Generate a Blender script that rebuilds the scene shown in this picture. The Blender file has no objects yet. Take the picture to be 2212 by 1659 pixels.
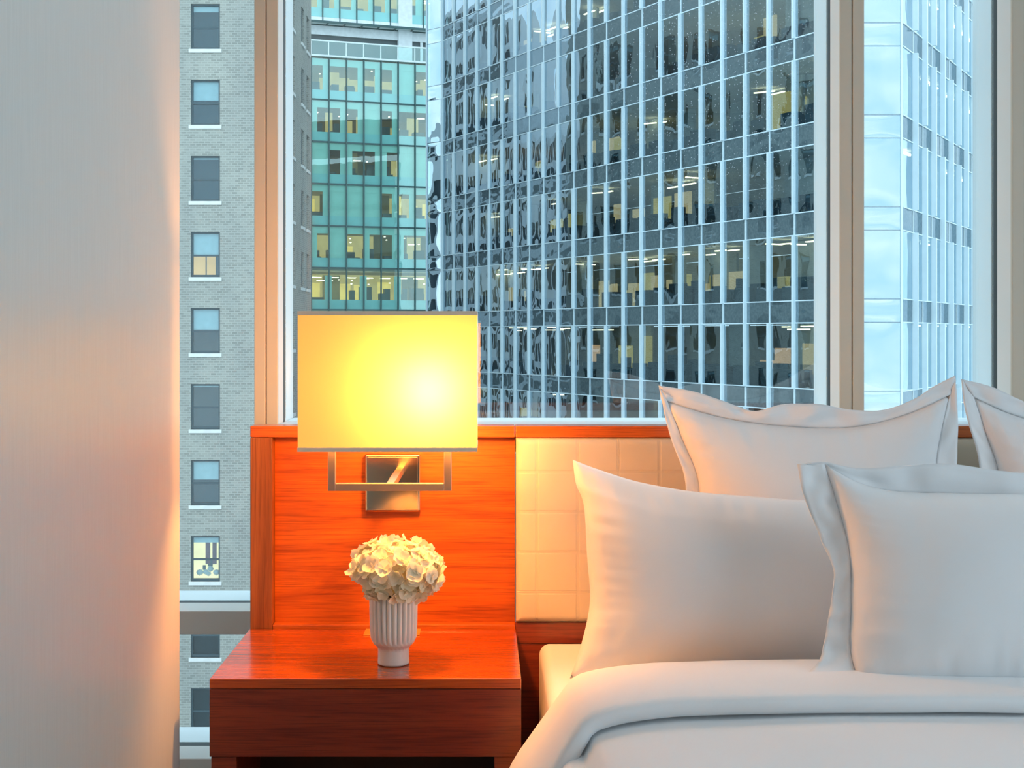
import bpy, bmesh, math, random
from mathutils import Vector, Matrix, noise
R = random.Random(7)
C = bpy.context.scene.collection
S = bpy.context.scene

# ------------------------------------------------------------------ camera, sky, light, exposure
F = 2880.0; CX = 1050.0; CY = 725.0; CAMZ = 1.2       # focal length in pixels, vanishing point, eye height
cam = bpy.data.objects.new('camera', bpy.data.cameras.new('camera')); C.objects.link(cam)
cam.location = (0, 0, CAMZ); cam.rotation_euler = (math.pi/2, 0, 0)
cam.data.sensor_width = 36; cam.data.lens = F/2212*36
cam.data.shift_x = (1106-CX)/2212; cam.data.shift_y = -(829.5-CY)/2212
cam.data.clip_start = 0.05; cam.data.clip_end = 2000
S.camera = cam
S.view_settings.view_transform = 'Standard'; S.view_settings.look = 'None'
S.view_settings.exposure = 0.0; S.view_settings.gamma = 1.0; S.view_settings.use_curve_mapping = False
S.cycles.max_bounces = 10; S.cycles.transparent_max_bounces = 16; S.cycles.sample_clamp_indirect = 12

w = bpy.data.worlds.new('overcast_sky'); S.world = w; w.use_nodes = True
nt = w.node_tree; nt.nodes.clear()
tc = nt.nodes.new('ShaderNodeTexCoord'); mp = nt.nodes.new('ShaderNodeMapping'); mp.inputs['Scale'].default_value = (2.2, 2.2, 5)
nz = nt.nodes.new('ShaderNodeTexNoise'); nz.inputs['Scale'].default_value = 1.6; nz.inputs['Detail'].default_value = 5
rp = nt.nodes.new('ShaderNodeValToRGB')
rp.color_ramp.elements[0].position = .33; rp.color_ramp.elements[0].color = (.50, .78, 1.0, 1)
rp.color_ramp.elements[1].position = .66; rp.color_ramp.elements[1].color = (.92, 1.05, 1.12, 1)
bg = nt.nodes.new('ShaderNodeBackground'); bg.inputs['Strength'].default_value = 2.1
wo = nt.nodes.new('ShaderNodeOutputWorld')
for a, b in ((tc.outputs['Generated'], mp.inputs[0]), (mp.outputs[0], nz.inputs['Vector']), (nz.outputs['Fac'], rp.inputs[0]),
             (rp.outputs[0], bg.inputs[0]), (bg.outputs[0], wo.inputs[0])): nt.links.new(a, b)

def area(name, loc, target, sx, sy, power, col):
    l = bpy.data.lights.new(name, 'AREA'); l.shape = 'RECTANGLE'; l.size = sx; l.size_y = sy; l.energy = power; l.color = col
    o = bpy.data.objects.new(name, l); C.objects.link(o); o.location = loc
    o.rotation_euler = (Vector(target)-Vector(loc)).to_track_quat('-Z', 'Y').to_euler(); return o
area('side_daylight_fill', (2.85, 0.62, 1.55), (0.2, .66, 1.2), 2.0, 1.9, 22, (.66, .86, 1.0))  # area light added as fill, for daylight from an unseen right-hand window
area('overhead_fill', (0.4, 1.25, 2.66), (0.4, 1.26, 0), 1.6, .8, 4, (.92, .96, 1.0))  # unseen overhead fill added to brighten the bed, no fitting belongs to it

# ------------------------------------------------------------------ helpers
def P(x, y, Y): return Vector(((x-CX)*Y/F, Y, CAMZ-(y-CY)*Y/F))
class NT:
    def __init__(s, name):
        s.m = bpy.data.materials.new(name); s.m.use_nodes = True; s.t = s.m.node_tree; s.t.nodes.clear()
        s.out = s.n('OutputMaterial')
    def n(s, t, **k):
        q = s.t.nodes.new('ShaderNode'+t)
        for a, b in k.items():
            if a in q.inputs.keys():
                if isinstance(b, bpy.types.NodeSocket): s.t.links.new(b, q.inputs[a])
                else: q.inputs[a].default_value = b
            else: setattr(q, a, b)
        return q
    def l(s, a, b): s.t.links.new(a, b)
    def coord(s, scale=(1, 1, 1), world=False, rot=(0, 0, 0)):
        v = s.n('NewGeometry').outputs['Position'] if world else s.n('TexCoord').outputs['Object']
        m = s.n('Mapping'); s.l(v, m.inputs['Vector']); m.inputs['Scale'].default_value = scale; m.inputs['Rotation'].default_value = rot
        return m.outputs[0]
    def noise(s, v, scale, detail=3, rough=.5, dist=0):
        q = s.n('TexNoise'); s.l(v, q.inputs['Vector']); q.inputs['Scale'].default_value = scale
        q.inputs['Detail'].default_value = detail; q.inputs['Roughness'].default_value = rough; q.inputs['Distortion'].default_value = dist
        return q.outputs['Fac']
    def ramp(s, f, *stops):
        q = s.n('ValToRGB'); s.l(f, q.inputs[0]); e = q.color_ramp.elements
        while len(e) < len(stops): e.new(.5)
        for i, (p, c) in enumerate(stops): e[i].position = p; e[i].color = (*c, 1) if len(c) == 3 else c
        return q.outputs[0]
    def mixc(s, fac, a, b, mode='MIX'):
        q = s.n('Mix', data_type='RGBA', blend_type=mode)
        for i, v in ((0, fac), (6, a), (7, b)):
            if isinstance(v, bpy.types.NodeSocket): s.l(v, q.inputs[i])
            else: q.inputs[i].default_value = v if i == 0 or len(v) == 4 else (*v, 1)
        return q.outputs[2]
    def math(s, op, a, b=0.0, c=None):
        q = s.n('Math', operation=op)
        for i, v in enumerate((a, b, c)):
            if v is None: continue
            if isinstance(v, bpy.types.NodeSocket): s.l(v, q.inputs[i])
            else: q.inputs[i].default_value = v
        return q.outputs[0]
    def bump(s, h, strength, dist):
        q = s.n('Bump'); s.l(h, q.inputs['Height']); q.inputs['Strength'].default_value = strength; q.inputs['Distance'].default_value = dist
        return q.outputs[0]
    def pbr(s, col, rough=.6, metal=0, normal=None, **k):
        q = s.n('BsdfPrincipled')
        if isinstance(col, bpy.types.NodeSocket): s.l(col, q.inputs['Base Color'])
        else: q.inputs['Base Color'].default_value = (*col, 1)
        q.inputs['Roughness'].default_value = rough; q.inputs['Metallic'].default_value = metal
        for a, b in k.items():
            a = a.replace('_', ' ')
            if isinstance(b, bpy.types.NodeSocket): s.l(b, q.inputs[a])
            else: q.inputs[a].default_value = b
        if normal is not None: s.l(normal, q.inputs['Normal'])
        s.l(q.outputs[0], s.out.inputs[0]); return s.m

def plain(name, col, rough=.6, metal=0, var=.08, scale=3, **k):
    t = NT(name); f = t.noise(t.coord(), scale, 4)
    d = tuple(c*(1-var) for c in col); u = tuple(min(1, c*(1+var)) for c in col)
    return t.pbr(t.ramp(f, (.3, d), (.7, u)), rough, metal, **k)
def wood(name, dark, mid, light, axis=0, rough=.3, coat=.35, seed=0.0):
    t = NT(name)
    sc = [17.0]*3; sc[axis] = 1.5
    fs = [420.0]*3; fs[axis] = 9.0
    v = t.coord(sc); q = t.n('VectorMath', operation='ADD'); t.l(v, q.inputs[0]); q.inputs[1].default_value = (seed, seed*1.7, seed*.6)
    broad = t.noise(q.outputs[0], 1.0, 6, .62, 1.7)
    fine = t.noise(t.coord(fs), 1.0, 3, .6)
    c = t.ramp(broad, (.28, dark), (.5, mid), (.74, light))
    g = t.ramp(fine, (.34, (.50, .42, .38)), (.52, (1, 1, 1)))
    col = t.mixc(.75, c, g, 'MULTIPLY')
    return t.pbr(col, rough, 0, t.bump(fine, .04, .001), Coat_Weight=coat, Coat_Roughness=.12)
def emit(name, col, s, sample=False):
    t = NT(name); f = t.noise(t.coord(), 1.3, 2)
    e = t.n('Emission'); t.l(t.ramp(f, (.3, tuple(c*.8 for c in col)), (.7, col)), e.inputs[0]); e.inputs[1].default_value = s
    t.l(e.outputs[0], t.out.inputs[0])
    if not sample: t.m.cycles.emission_sampling = 'NONE'
    return t.m
def glazing(name, tint, gloss, refl, wave=0.0, wscale=1.0, speck=False, rough=0.0):
    """clear or coated glass: see-through with a mirror share that grows towards grazing angles"""
    t = NT(name)
    tr = t.n('BsdfTransparent', Color=(*tint, 1)); gl = t.n('BsdfGlossy', Color=(*gloss, 1), Roughness=rough)
    if wave:
        v = t.coord((1, 1, .55), True)
        h = t.noise(v, wscale, 2, .45, .6)
        t.l(t.bump(h, 1.0, wave), gl.inputs['Normal'])
    lw = t.n('LayerWeight', Blend=.5)
    f5 = t.math('POWER', lw.outputs['Facing'], 4.0)
    fac = t.math('MULTIPLY_ADD', f5, 1-refl, refl)
    m = t.n('MixShader'); t.l(fac, m.inputs[0]); t.l(tr.outputs[0], m.inputs[1]); t.l(gl.outputs[0], m.inputs[2])
    o = m.outputs[0]
    if speck:   # dried rain spots on the outside of the pane
        vo = t.n('TexVoronoi', Scale=1.0); t.l(t.coord((170, 170, 120), True), vo.inputs['Vector'])
        dots = t.math('LESS_THAN', vo.outputs['Distance'], .17)
        sx = t.n('SeparateXYZ'); t.l(t.coord((1, 1, 1), True), sx.inputs[0])
        def rise(v, a, b):
            q = t.n('MapRange', interpolation_type='SMOOTHSTEP'); t.l(v, q.inputs[0]); q.inputs[1].default_value = a; q.inputs[2].default_value = b; return q.outputs[0]
        area_ = t.math('MULTIPLY', t.math('MULTIPLY', rise(sx.outputs[0], .12, .45), rise(sx.outputs[2], 1.3, 1.75)), rise(sx.outputs[0], .80, .78))
        sel = t.math('GREATER_THAN', t.n('SeparateColor', Color=vo.outputs['Color']).outputs[0], .45)
        fac2 = t.math('MULTIPLY', t.math('MULTIPLY', dots, sel), t.math('MULTIPLY', area_, .33))
        df = t.n('BsdfTranslucent', Color=(.9, .95, 1, 1))
        m2 = t.n('MixShader'); t.l(fac2, m2.inputs[0]); t.l(o, m2.inputs[1]); t.l(df.outputs[0], m2.inputs[2]); o = m2.outputs[0]
    t.l(o, t.out.inputs[0]); return t.m

class MB:
    def __init__(s): s.v = []; s.f = []
    def quad(s, *p):
        b = len(s.v); s.v += [tuple(q) for q in p]; s.f.append(tuple(range(b, b+len(p)))); return s
    def box(s, x0, x1, y0, y1, z0, z1):
        b = len(s.v)
        s.v += [(x, y, z) for z in (z0, z1) for y in (y0, y1) for x in (x0, x1)]
        s.f += [tuple(b+i for i in q) for q in ((0, 2, 3, 1), (4, 5, 7, 6), (0, 1, 5, 4), (2, 6, 7, 3), (0, 4, 6, 2), (1, 3, 7, 5))]
        return s
    def rot_box(s, c, h, M):
        b = len(s.v)
        for z in (-1, 1):
            for y in (-1, 1):
                for x in (-1, 1): s.v.append(tuple(Vector(c)+M @ Vector((x*h[0], y*h[1], z*h[2]))))
        s.f += [tuple(b+i for i in q) for q in ((0, 2, 3, 1), (4, 5, 7, 6), (0, 1, 5, 4), (2, 6, 7, 3), (0, 4, 6, 2), (1, 3, 7, 5))]
        return s
    def grid(s, rows, close_u=False, close_v=False):
        b = len(s.v); n = len(rows); m = len(rows[0])
        for r in rows: s.v += [tuple(p) for p in r]
        for i in range(n if close_v else n-1):
            for j in range(m if close_u else m-1):
                i2 = (i+1) % n; j2 = (j+1) % m
                s.f.append((b+i*m+j, b+i*m+j2, b+i2*m+j2, b+i2*m+j))
        return s
    def fan(s, ring):
        b = len(s.v); s.v += [tuple(p) for p in ring]; s.f.append(tuple(range(b, b+len(ring)))); return s
    def lathe(s, prof, n, cx=0, cy=0, rad=None):
        rows = []
        for r, z in prof:
            rows.append([(cx+(r+(rad(a/n*2*math.pi, z) if rad else 0))*math.cos(a/n*2*math.pi),
                          cy+(r+(rad(a/n*2*math.pi, z) if rad else 0))*math.sin(a/n*2*math.pi), z) for a in range(n)])
        return s.grid(rows, close_u=True)
    def mesh(s, name, smooth=False):
        me = bpy.data.meshes.new(name); me.from_pydata(s.v, [], s.f); me.validate()
        if smooth:
            bm = bmesh.new(); bm.from_mesh(me); bmesh.ops.remove_doubles(bm, verts=bm.verts, dist=1e-5)
            bmesh.ops.recalc_face_normals(bm, faces=bm.faces); bm.to_mesh(me); bm.free()
            me.polygons.foreach_set('use_smooth', [True]*len(me.polygons))
        return me
    def build(s, name, m, parent=None, smooth=False, bevel=0, M=None, seg=2):
        me = s.mesh(name, smooth); me.materials.append(m)
        return place(name, me, parent, bevel, M, seg)
def place(name, me, parent=None, bevel=0, M=None, seg=2):
    o = bpy.data.objects.new(name, me); C.objects.link(o)
    if parent is not None:
        o.parent = parent; root = parent; off = Matrix()
        while root is not None: off = root.matrix_basis.inverted() @ Matrix() if root.parent is None else off; root = root.parent
        # parts are modelled in world space: take the base of the thing back out
        base = world_of(parent).inverted()
        o.matrix_basis = base @ (M if M is not None else Matrix())
    elif M is not None: o.matrix_basis = M
    if bevel:
        b = o.modifiers.new('bevel', 'BEVEL'); b.width = bevel; b.segments = seg; b.limit_method = 'ANGLE'; b.harden_normals = False
    return o
def world_of(o):
    m = o.matrix_basis.copy()
    while o.parent is not None: o = o.parent; m = o.matrix_basis @ m
    return m
def thing(name, label, cat, loc=(0, 0, 0), group=None):
    o = bpy.data.objects.new(name, None); C.objects.link(o); o.location = loc; o.empty_display_size = .1
    o.matrix_basis = Matrix.Translation(loc)
    return tag(o, label, cat, group)
def tag(o, label, cat, group=None):
    o['label'] = label; o['category'] = cat
    if group: o['group'] = group
    return o
def struct(o, label=None, cat=None):
    o['kind'] = 'structure'
    if label: o['label'] = label
    if cat: o['category'] = cat
    return o
def copy_part(o, parent, M, name=None):
    c = o.copy(); C.objects.link(c); c.parent = parent; c.matrix_basis = world_of(parent).inverted() @ M
    if 'label' in c: del c['label']
    return c

# ------------------------------------------------------------------ materials
MT = {}
MT['wall'] = (lambda t: t.pbr(t.ramp(t.noise(t.coord((260, 260, 8)), 1, 3), (.35, (.545, .545, .51)), (.65, (.57, .57, .535))), .38, 0,
              t.bump(t.noise(t.coord((300, 300, 40)), 1, 2), .10, .001), Specular_IOR_Level=.28))(NT('textured_wallcovering'))
MT['ceil'] = plain('white_ceiling_paint', (.78, .77, .74), .9)
MT['floor'] = plain('grey_carpet', (.24, .23, .22), .95, scale=60)
MT['wall_grey'] = plain('dark_unseen_wall', (.09, .08, .07), .8)  # unseen walls, darkened to keep their reflection out of the window glass
MT['tan'] = plain('beige_metal_cover', (.62, .58, .48), .42, 0, .03)
MT['alu'] = plain('pale_aluminium', (.82, .84, .82), .4, .0, .03)
MT['alu_out'] = plain('outer_pale_frame', (.72, .82, .86), .45, 0, .03)
MT['gasket'] = plain('black_rubber', (.035, .05, .055), .6)
MT['sill'] = plain('white_sill', (.74, .72, .69), .4, 0, .03)
MT['pane'] = glazing('window_glass', (.97, .99, .98), (1, 1, 1), .075)
MT['pane_wet'] = glazing('rain_spotted_glass', (.97, .99, .98), (1, 1, 1), .075, speck=True)
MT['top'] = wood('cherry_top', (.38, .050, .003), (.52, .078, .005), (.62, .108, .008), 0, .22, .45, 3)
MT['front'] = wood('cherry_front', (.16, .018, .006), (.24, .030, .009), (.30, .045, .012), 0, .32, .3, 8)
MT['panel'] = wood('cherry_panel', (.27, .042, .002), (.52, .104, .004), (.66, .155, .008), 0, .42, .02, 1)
MT['stile'] = wood('walnut_stile', (.17, .045, .010), (.27, .080, .018), (.34, .115, .028), 2, .36, .25, 5)
MT['cap'] = wood('cherry_cap', (.44, .085, .008), (.54, .112, .010), (.62, .14, .016), 0, .33, .3, 2)
MT['dark'] = plain('dark_recess', (.05, .02, .012), .7)
MT['leather'] = (lambda t: t.pbr(t.ramp(t.noise(t.coord(), 6, 4), (.3, (.66, .57, .44)), (.7, (.72, .63, .50))), .52, 0,
                 t.bump(t.noise(t.coord(), 500, 2), .06, .0006)))(NT('cream_leather'))
MT['stitch'] = plain('stitching_thread', (.60, .48, .33), .7)
MT['linen'] = (lambda t: t.pbr(t.ramp(t.noise(t.coord(), 3, 3), (.3, (.85, .85, .855)), (.7, (.88, .88, .885))), .72, 0,
               t.bump(t.noise(t.coord(), 900, 2), .05, .0005), Sheen_Weight=.12, Sheen_Roughness=.4))(NT('white_cotton'))
MT['steel'] = plain('brushed_nickel', (.46, .37, .31), .42, 1.0, .05)
MT['plate'] = plain('polished_nickel', (.84, .66, .46), .14, 1.0, .04)
MT['ceramic'] = plain('white_ceramic', (.78, .75, .70), .28, 0, .03, Coat_Weight=.3)
MT['brass'] = plain('brass', (.85, .55, .12), .3, .6)
MT['stem'] = plain('green_stem', (.18, .30, .06), .6)
def petal_mat():
    t = NT('ivory_petal'); f = t.noise(t.coord(), 38, 3)
    c = t.ramp(f, (.3, (.80, .80, .58)), (.5, (.92, .88, .70)), (.7, (.95, .91, .78)))
    d = t.n('BsdfDiffuse'); t.l(c, d.inputs[0]); r = t.n('BsdfTranslucent'); t.l(c, r.inputs[0])
    m = t.n('MixShader', Fac=.35); t.l(d.outputs[0], m.inputs[1]); t.l(r.outputs[0], m.inputs[2]); t.l(m.outputs[0], t.out.inputs[0]); return t.m
MT['petal'] = petal_mat()
def shade_mat(name, sheer, refl, trans):
    # woven shade: cloth that scatters the light, plus the share that passes straight through an open weave
    t = NT(name); f = t.noise(t.coord((500, 500, 30)), 1, 2)
    d = t.n('BsdfDiffuse', Color=(*refl, 1)); r = t.n('BsdfTranslucent')
    t.l(t.ramp(f, (.3, tuple(.95*q for q in trans)), (.7, tuple(1.05*q for q in trans))), r.inputs[0])
    m = t.n('AddShader'); t.l(d.outputs[0], m.inputs[0]); t.l(r.outputs[0], m.inputs[1]); o = m.outputs[0]
    if sheer:
        g = t.n('BsdfTransparent', Color=(1, .86, .66, 1))
        m2 = t.n('MixShader', Fac=sheer); t.l(o, m2.inputs[1]); t.l(g.outputs[0], m2.inputs[2]); o = m2.outputs[0]
    t.l(o, t.out.inputs[0]); return t.m
MT['shade'] = shade_mat('dense_cream_shade_cloth', 0, (.74, .58, .22), (.046, .0365, .012))  # front made denser than the sides to hold its glow down
MT['shade_side'] = shade_mat('sheer_cream_shade_cloth', .085, (.70, .62, .45), (.08, .065, .022))
MT['diffuser'] = shade_mat('light_shaping_sheet', .19, (.62, .55, .40), (.12, .10, .05))  # shade back and added top cover, let-through set for light on the wood
MT['diffuser_low'] = shade_mat('light_shaping_bottom', .31, (.62, .55, .40), (.12, .10, .05))  # added bottom cover, let-through set for light on nightstand and sheet
MT['shade_trim'] = plain('shade_hem', (.84, .66, .50), .7)
MT['bulb'] = emit('lit_bulb', (1.0, .46, .13), 2000, True)

# ------------------------------------------------------------------ room shell
YG = 3.235                                     # glass plane
WX = -.546                                     # face of the left wall
struct(MB().box(-1.9, 3.2, -2.8, 3.42, -.1, 0).build('floor', MT['floor']))
struct(MB().box(-1.9, 3.2, -2.8, 3.42, 2.75, 2.85).build('ceiling', MT['ceil']))
struct(MB().box(-1.9, WX, -2.8, 2.378, 0, 2.75).build('wall_left', MT['wall'], bevel=.004))
struct(MB().box(-1.9, 3.2, -2.9, -2.8, 0, 2.75).build('wall_rear', MT['wall_grey']))
struct(MB().box(3.0, 3.1, -2.8, -.3, 0, 2.75).box(3.0, 3.1, 1.5, 3.42, 0, 2.75).box(3.0, 3.1, -.3, 1.5, 0, .5).box(3.0, 3.1, -.3, 1.5, 2.6, 2.75).build('wall_right', MT['wall_grey']))
struct(MB().box(1.93, 3.0, 3.12, 3.38, 0, 2.75).build('wall_front', MT['ceil']))
struct(MB().box(-1.9, -1.8, 2.378, 3.42, 0, 2.75).build('wall_corner', MT['ceil']))

def mullion(name, xl, xr, label):
    # beige inner cover in two strips on an aluminium post that runs on outside
    ym = 3.115; zt = 2.75
    c = (xl+xr)/2
    o = MB().box(xl+.002, xr-.002, ym+.012, 3.215, 0, zt).build(name, MT['alu'], bevel=.002)
    struct(o, label, 'window mullion')
    MB().box(xl, c-.0012, ym, ym+.012, 0, zt).box(c+.0012, xr, ym, ym+.012, 0, zt).build('cover_strip', MT['tan'], o, bevel=.0015)
    MB().box(c-.0014, c+.0014, ym+.004, ym+.012, 0, zt).build('cover_groove', MT['stile'], o)
    MB().box(xl+.004, xr-.004, 3.215, 3.25, 0, zt).build('gasket', MT['gasket'], o)
    MB().box(xl+.002, xr-.002, 3.25, 3.375, -.3, zt+.2).build('outer_fin', MT['alu_out'], o)
    return o
ym = 3.115
X1l, X1r = (549-CX)*ym/F, (600-CX)*ym/F
X2l, X2r = (1815-CX)*ym/F, (1867-CX)*ym/F
X3l, X3r = (2187-CX)*ym/F, (2241-CX)*ym/F
mullion('trim_1', X1l, X1r, 'beige window post left of the lit lamp')
mullion('trim_2', X2l, X2r, 'beige window post behind the upper left pillow')
mullion('trim_3', X3l, X3r, 'beige window post at the right edge of the view')

def transom(wn, x0, x1, z0, z1, full=True):
    MB().box(x0, x1, ym, 3.215, z0, z1).build('transom', MT['alu'], wn, bevel=.002)
    MB().box(x0, x1, 3.215, 3.25, z0+.003, z1-.003).build('gasket', MT['gasket'], wn)
    MB().box(x0, x1, 3.25, 3.375, z0+.002, z1-.002).build('outer_ledge', MT['alu_out'], wn)
def window(name, x0, x1, pm, label, rails):
    o = MB().box(x0, x1, YG-.004, YG+.004, .2, 2.72).build(name, pm); struct(o, label, 'window')
    for z0, z1 in rails: transom(o, x0, x1, z0, z1)
    return o
zt1, zt0 = CAMZ-(1320-CY)*ym/F, CAMZ-(1371-CY)*ym/F
zb1 = CAMZ-(1639-CY)*ym/F
window('window_1', -1.8, X1l, MT['pane'], 'tall window strip left of the headboard', ((zt0, zt1), (.0, zb1), (2.6, 2.75)))
window('window_2', X1r, X2l, MT['pane_wet'], 'large window pane behind the lamp', ((.0, .25), (2.6, 2.75)))
window('window_3', X2r, X3l, MT['pane'], 'narrow window pane behind the right pillows', ((.0, .25), (2.6, 2.75)))
window('window_4', X3r, 1.93, MT['pane'], 'window pane beyond the right window post', ((.0, .25), (2.6, 2.75)))
struct(MB().box(-.4878, 1.93, 2.80, 3.114, .955, .994).build('window_sill', MT['sill'], bevel=.003), 'white sill along the window behind the headboard', 'window sill')
MB().box(X1r, X2l, 3.114, 3.375, .955, .992).box(X2r, X3l, 3.114, 3.375, .955, .992).build('sill_rail', MT['alu_out'], bpy.data.objects['window_sill'])

# ------------------------------------------------------------------ headboard
HY = 2.75
def X(px, Y=HY): return (px-CX)*Y/F
def Z(py, Y=HY): return CAMZ-(py-CY)*Y/F
hb = thing('headboard', 'cherry wood headboard with cream stitched leather panel behind the pillows', 'headboard', (.6, 2.79, 0))
xl, xr = X(540), 1.93
zc1, zc0 = Z(920), Z(945)
zp0 = Z(1350)
MB().box(xl, X(1113)-.0006, HY, 2.80, zc0, zc1).build('top_cap', MT['cap'], hb, bevel=.002)
MB().box(X(1113)+.0006, xr, HY, 2.80, zc0, zc1).build('top_cap', MT['cap'], hb, bevel=.002)
MB().box(xl, X(588), HY+.001, 2.80, .0, zc0-.0008).build('stile', MT['stile'], hb, bevel=.0015)
MB().box(X(588)+.0004, X(1113), HY+.032, 2.80, zp0-.01, zc0-.0008).build('wood_panel', MT['panel'], hb)
MB().box(X(588)+.0004, X(1113), HY+.002, HY+.032, zp0-.012, zp0).build('panel_ledge', MT['cap'], hb, bevel=.0015)
MB().box(X(588)+.0004, X(1113)-.001, HY+.006, 2.80, 0, zp0-.018).build('lower_panel', MT['panel'], hb)
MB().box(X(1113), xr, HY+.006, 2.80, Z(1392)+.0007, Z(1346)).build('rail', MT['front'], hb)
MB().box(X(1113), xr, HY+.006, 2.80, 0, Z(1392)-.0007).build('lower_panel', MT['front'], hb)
# leather panel: soft cushion edge with double stitched grid
lx0, lx1, lz0, lz1 = X(1114.5), xr, Z(1344.5), zc0-.001
def leather(x, z):
    d = min(x-lx0, lx1-x, z-lz0, lz1-z); r = .014
    y = 0 if d >= r else r-math.sqrt(max(0, r*r-(r-d)**2))
    return y
sp = X(1248)-X(1160)
gx = [X(1160)+i*sp for i in range(-1, 24) if lx0 < X(1160)+i*sp < lx1]
gz = [Z(1019)-i*sp*.985 for i in range(-1, 6) if lz0+.01 < Z(1019)-i*sp*.985 < lz1-.01]
def cuts(a, b, lines, eps, fine):
    s = {a, b}
    for f in fine: s.add(a+f); s.add(b-f)
    for l in lines:
        for d in (-.005, -.0032, -.0016, 0, .0016, .0032, .005): s.add(l+d)
    n = int((b-a)/eps)
    for i in range(n+1): s.add(a+(b-a)*i/n)
    o = sorted(s); r = [o[0]]
    for q in o[1:]:
        if q-r[-1] > .0005: r.append(q)
    return r
fine = (.0006, .002, .004, .007, .010, .014)
xs = cuts(lx0, lx1, gx, .03, fine); zs = cuts(lz0, lz1, gz, .03, fine)
def groove(v, lines):
    for l in lines:
        d = abs(v-l)
        if d < .0012: return -.0001
        if d < .0024: return .0011
    return 0
rows = [[(x, HY-.004+leather(x, z)+max(groove(x, gx), groove(z, gz)), z) for x in xs] for z in zs]
me = MB().grid(rows)
back = [[(x, 2.79, z) for x in (lx0, lx1)] for z in (lz0, lz1)]
me.grid(back)
o = me.build('leather_panel', MT['leather'], hb, smooth=True)
MB().box(lx0+.004, lx1-.004, HY+.012, 2.79, lz0+.001, lz1-.001).build('panel_backing', MT['dark'], hb)

# ------------------------------------------------------------------ nightstand
NY = 2.35; nb = HY+.001
nx0, nx1 = (452-CX)*NY/F, (1126-CX)*NY/F
nzt, nzb = CAMZ-(1466-CY)*NY/F, CAMZ-(1635-CY)*NY/F
ns = thing('nightstand', 'red cherry wood nightstand box under the lamp', 'nightstand', ((nx0+nx1)/2, 2.55, 0))
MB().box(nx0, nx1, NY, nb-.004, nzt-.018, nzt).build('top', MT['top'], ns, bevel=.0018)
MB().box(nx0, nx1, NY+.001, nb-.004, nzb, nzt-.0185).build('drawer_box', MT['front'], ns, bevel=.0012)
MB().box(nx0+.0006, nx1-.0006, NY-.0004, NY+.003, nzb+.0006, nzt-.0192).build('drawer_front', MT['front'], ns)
lw_ = .045
MB().box(nx0+.0025, nx0+.0025+lw_, NY+.004, nb-.005, 0, nzb-.0008).build('leg_panel', MT['front'], ns, bevel=.001)
MB().box(nx1-.0025-lw_, nx1-.0025, NY+.004, nb-.005, 0, nzb-.0008).build('leg_panel', MT['front'], ns, bevel=.001)
MB().box(nx0+.0025+lw_, nx1-.0025-lw_, 2.60, 2.615, 0, nzb-.001).build('back_panel', MT['dark'], ns)  # dark colour puts the shade of the open void into the panel
cp = MB().box((788-CX)*2.72/F, (908-CX)*2.72/F, 2.685, 2.742, nzt+.0002, nzt+.0022).build('cable_plate', MT['brass'], ns, bevel=.0008)
cp['label'] = 'brass plate let into the top behind the vase'

# ------------------------------------------------------------------ wall lamp
SF, SB = 2.385, 2.56
lamp = thing('wall_lamp', 'lit wall lamp with square cream shade and nickel bracket on the headboard', 'lamp', (-.17, 2.78, .95))
sx0, sx1 = (643-CX)*SF/F, (1030-CX)*SF/F
sz1, sz0 = CAMZ-(673-CY)*SF/F, CAMZ-(975-CY)*SF/F
t_ = .0022
def shade_wall(name, a, b, m, par):
    return MB().quad((*a, sz0), (*b, sz0), (*b, sz1), (*a, sz1)).build(name, m, par)
shade = shade_wall('shade', (sx0, SF), (sx1, SF), MT['shade'], lamp)
shade_wall('shade_side', (sx1, SF), (sx1, SB), MT['shade_side'], shade)
shade_wall('shade_side', (sx0, SB), (sx0, SF), MT['shade_side'], shade)
shade_wall('shade_back', (sx1, SB), (sx0, SB), MT['diffuser'], shade)
for nm_, z_ in (('top_added_diffuser', sz1-.006), ('bottom_added_diffuser', sz0+.006)):  # unseen covers added to the shade to even out the lamp light
    MB().quad((sx0+t_, SF+t_, z_), (sx1-t_, SF+t_, z_), (sx1-t_, SB-t_, z_), (sx0+t_, SB-t_, z_)).build(nm_, MT['diffuser_low' if nm_[0] == 'b' else 'diffuser'], shade)
def hem(z0, z1):
    e = .0008
    MB().box(sx0-e, sx1+e, SF-e, SF+.004, z0, z1).box(sx0-e, sx1+e, SB-.004, SB+e, z0, z1).box(sx0-e, sx0+.004, SF+.004, SB-.004, z0, z1).box(sx1-.004, sx1+e, SF+.004, SB-.004, z0, z1).build('hem', MT['shade_trim'], shade, bevel=.0006)
hem(sz0-.001, sz0+.0066); hem(sz1-.0066, sz1+.001)
BY = 2.47
bx0, bx1 = (709-CX)*BY/F, (975.5-CX)*BY/F
bz0, bz1 = CAMZ-(1060-CY)*BY/F, sz0+.012
bw = .0142
MB().box(bx0, bx0+bw, BY-.006, BY+.006, bz0, bz1).box(bx1-bw, bx1, BY-.006, BY+.006, bz0, bz1).box(bx0+bw, bx1-bw, BY-.006, BY+.006, bz0, bz0+bw).build('bracket', MT['steel'], lamp, bevel=.0012)
MB().box(bx0+bw, bx1-bw, BY-.004, BY+.004, bz1-.006, bz1).build('shade_bar', MT['steel'], lamp)
PY = HY+.032
px0, px1 = (790-CX)*PY/F, (909-CX)*PY/F
pz1, pz0 = CAMZ-(979-CY)*PY/F, CAMZ-(1103-CY)*PY/F
MB().box(px0, px1, PY-.022, PY-.0005, pz0, pz1).build('wall_plate', MT['plate'], lamp, bevel=.004, seg=3)
MB().box(px0+.006, px1-.006, PY-.0235, PY-.022, pz0+.006, pz1-.006).build('plate_face', MT['plate'], lamp, bevel=.0007)
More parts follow.
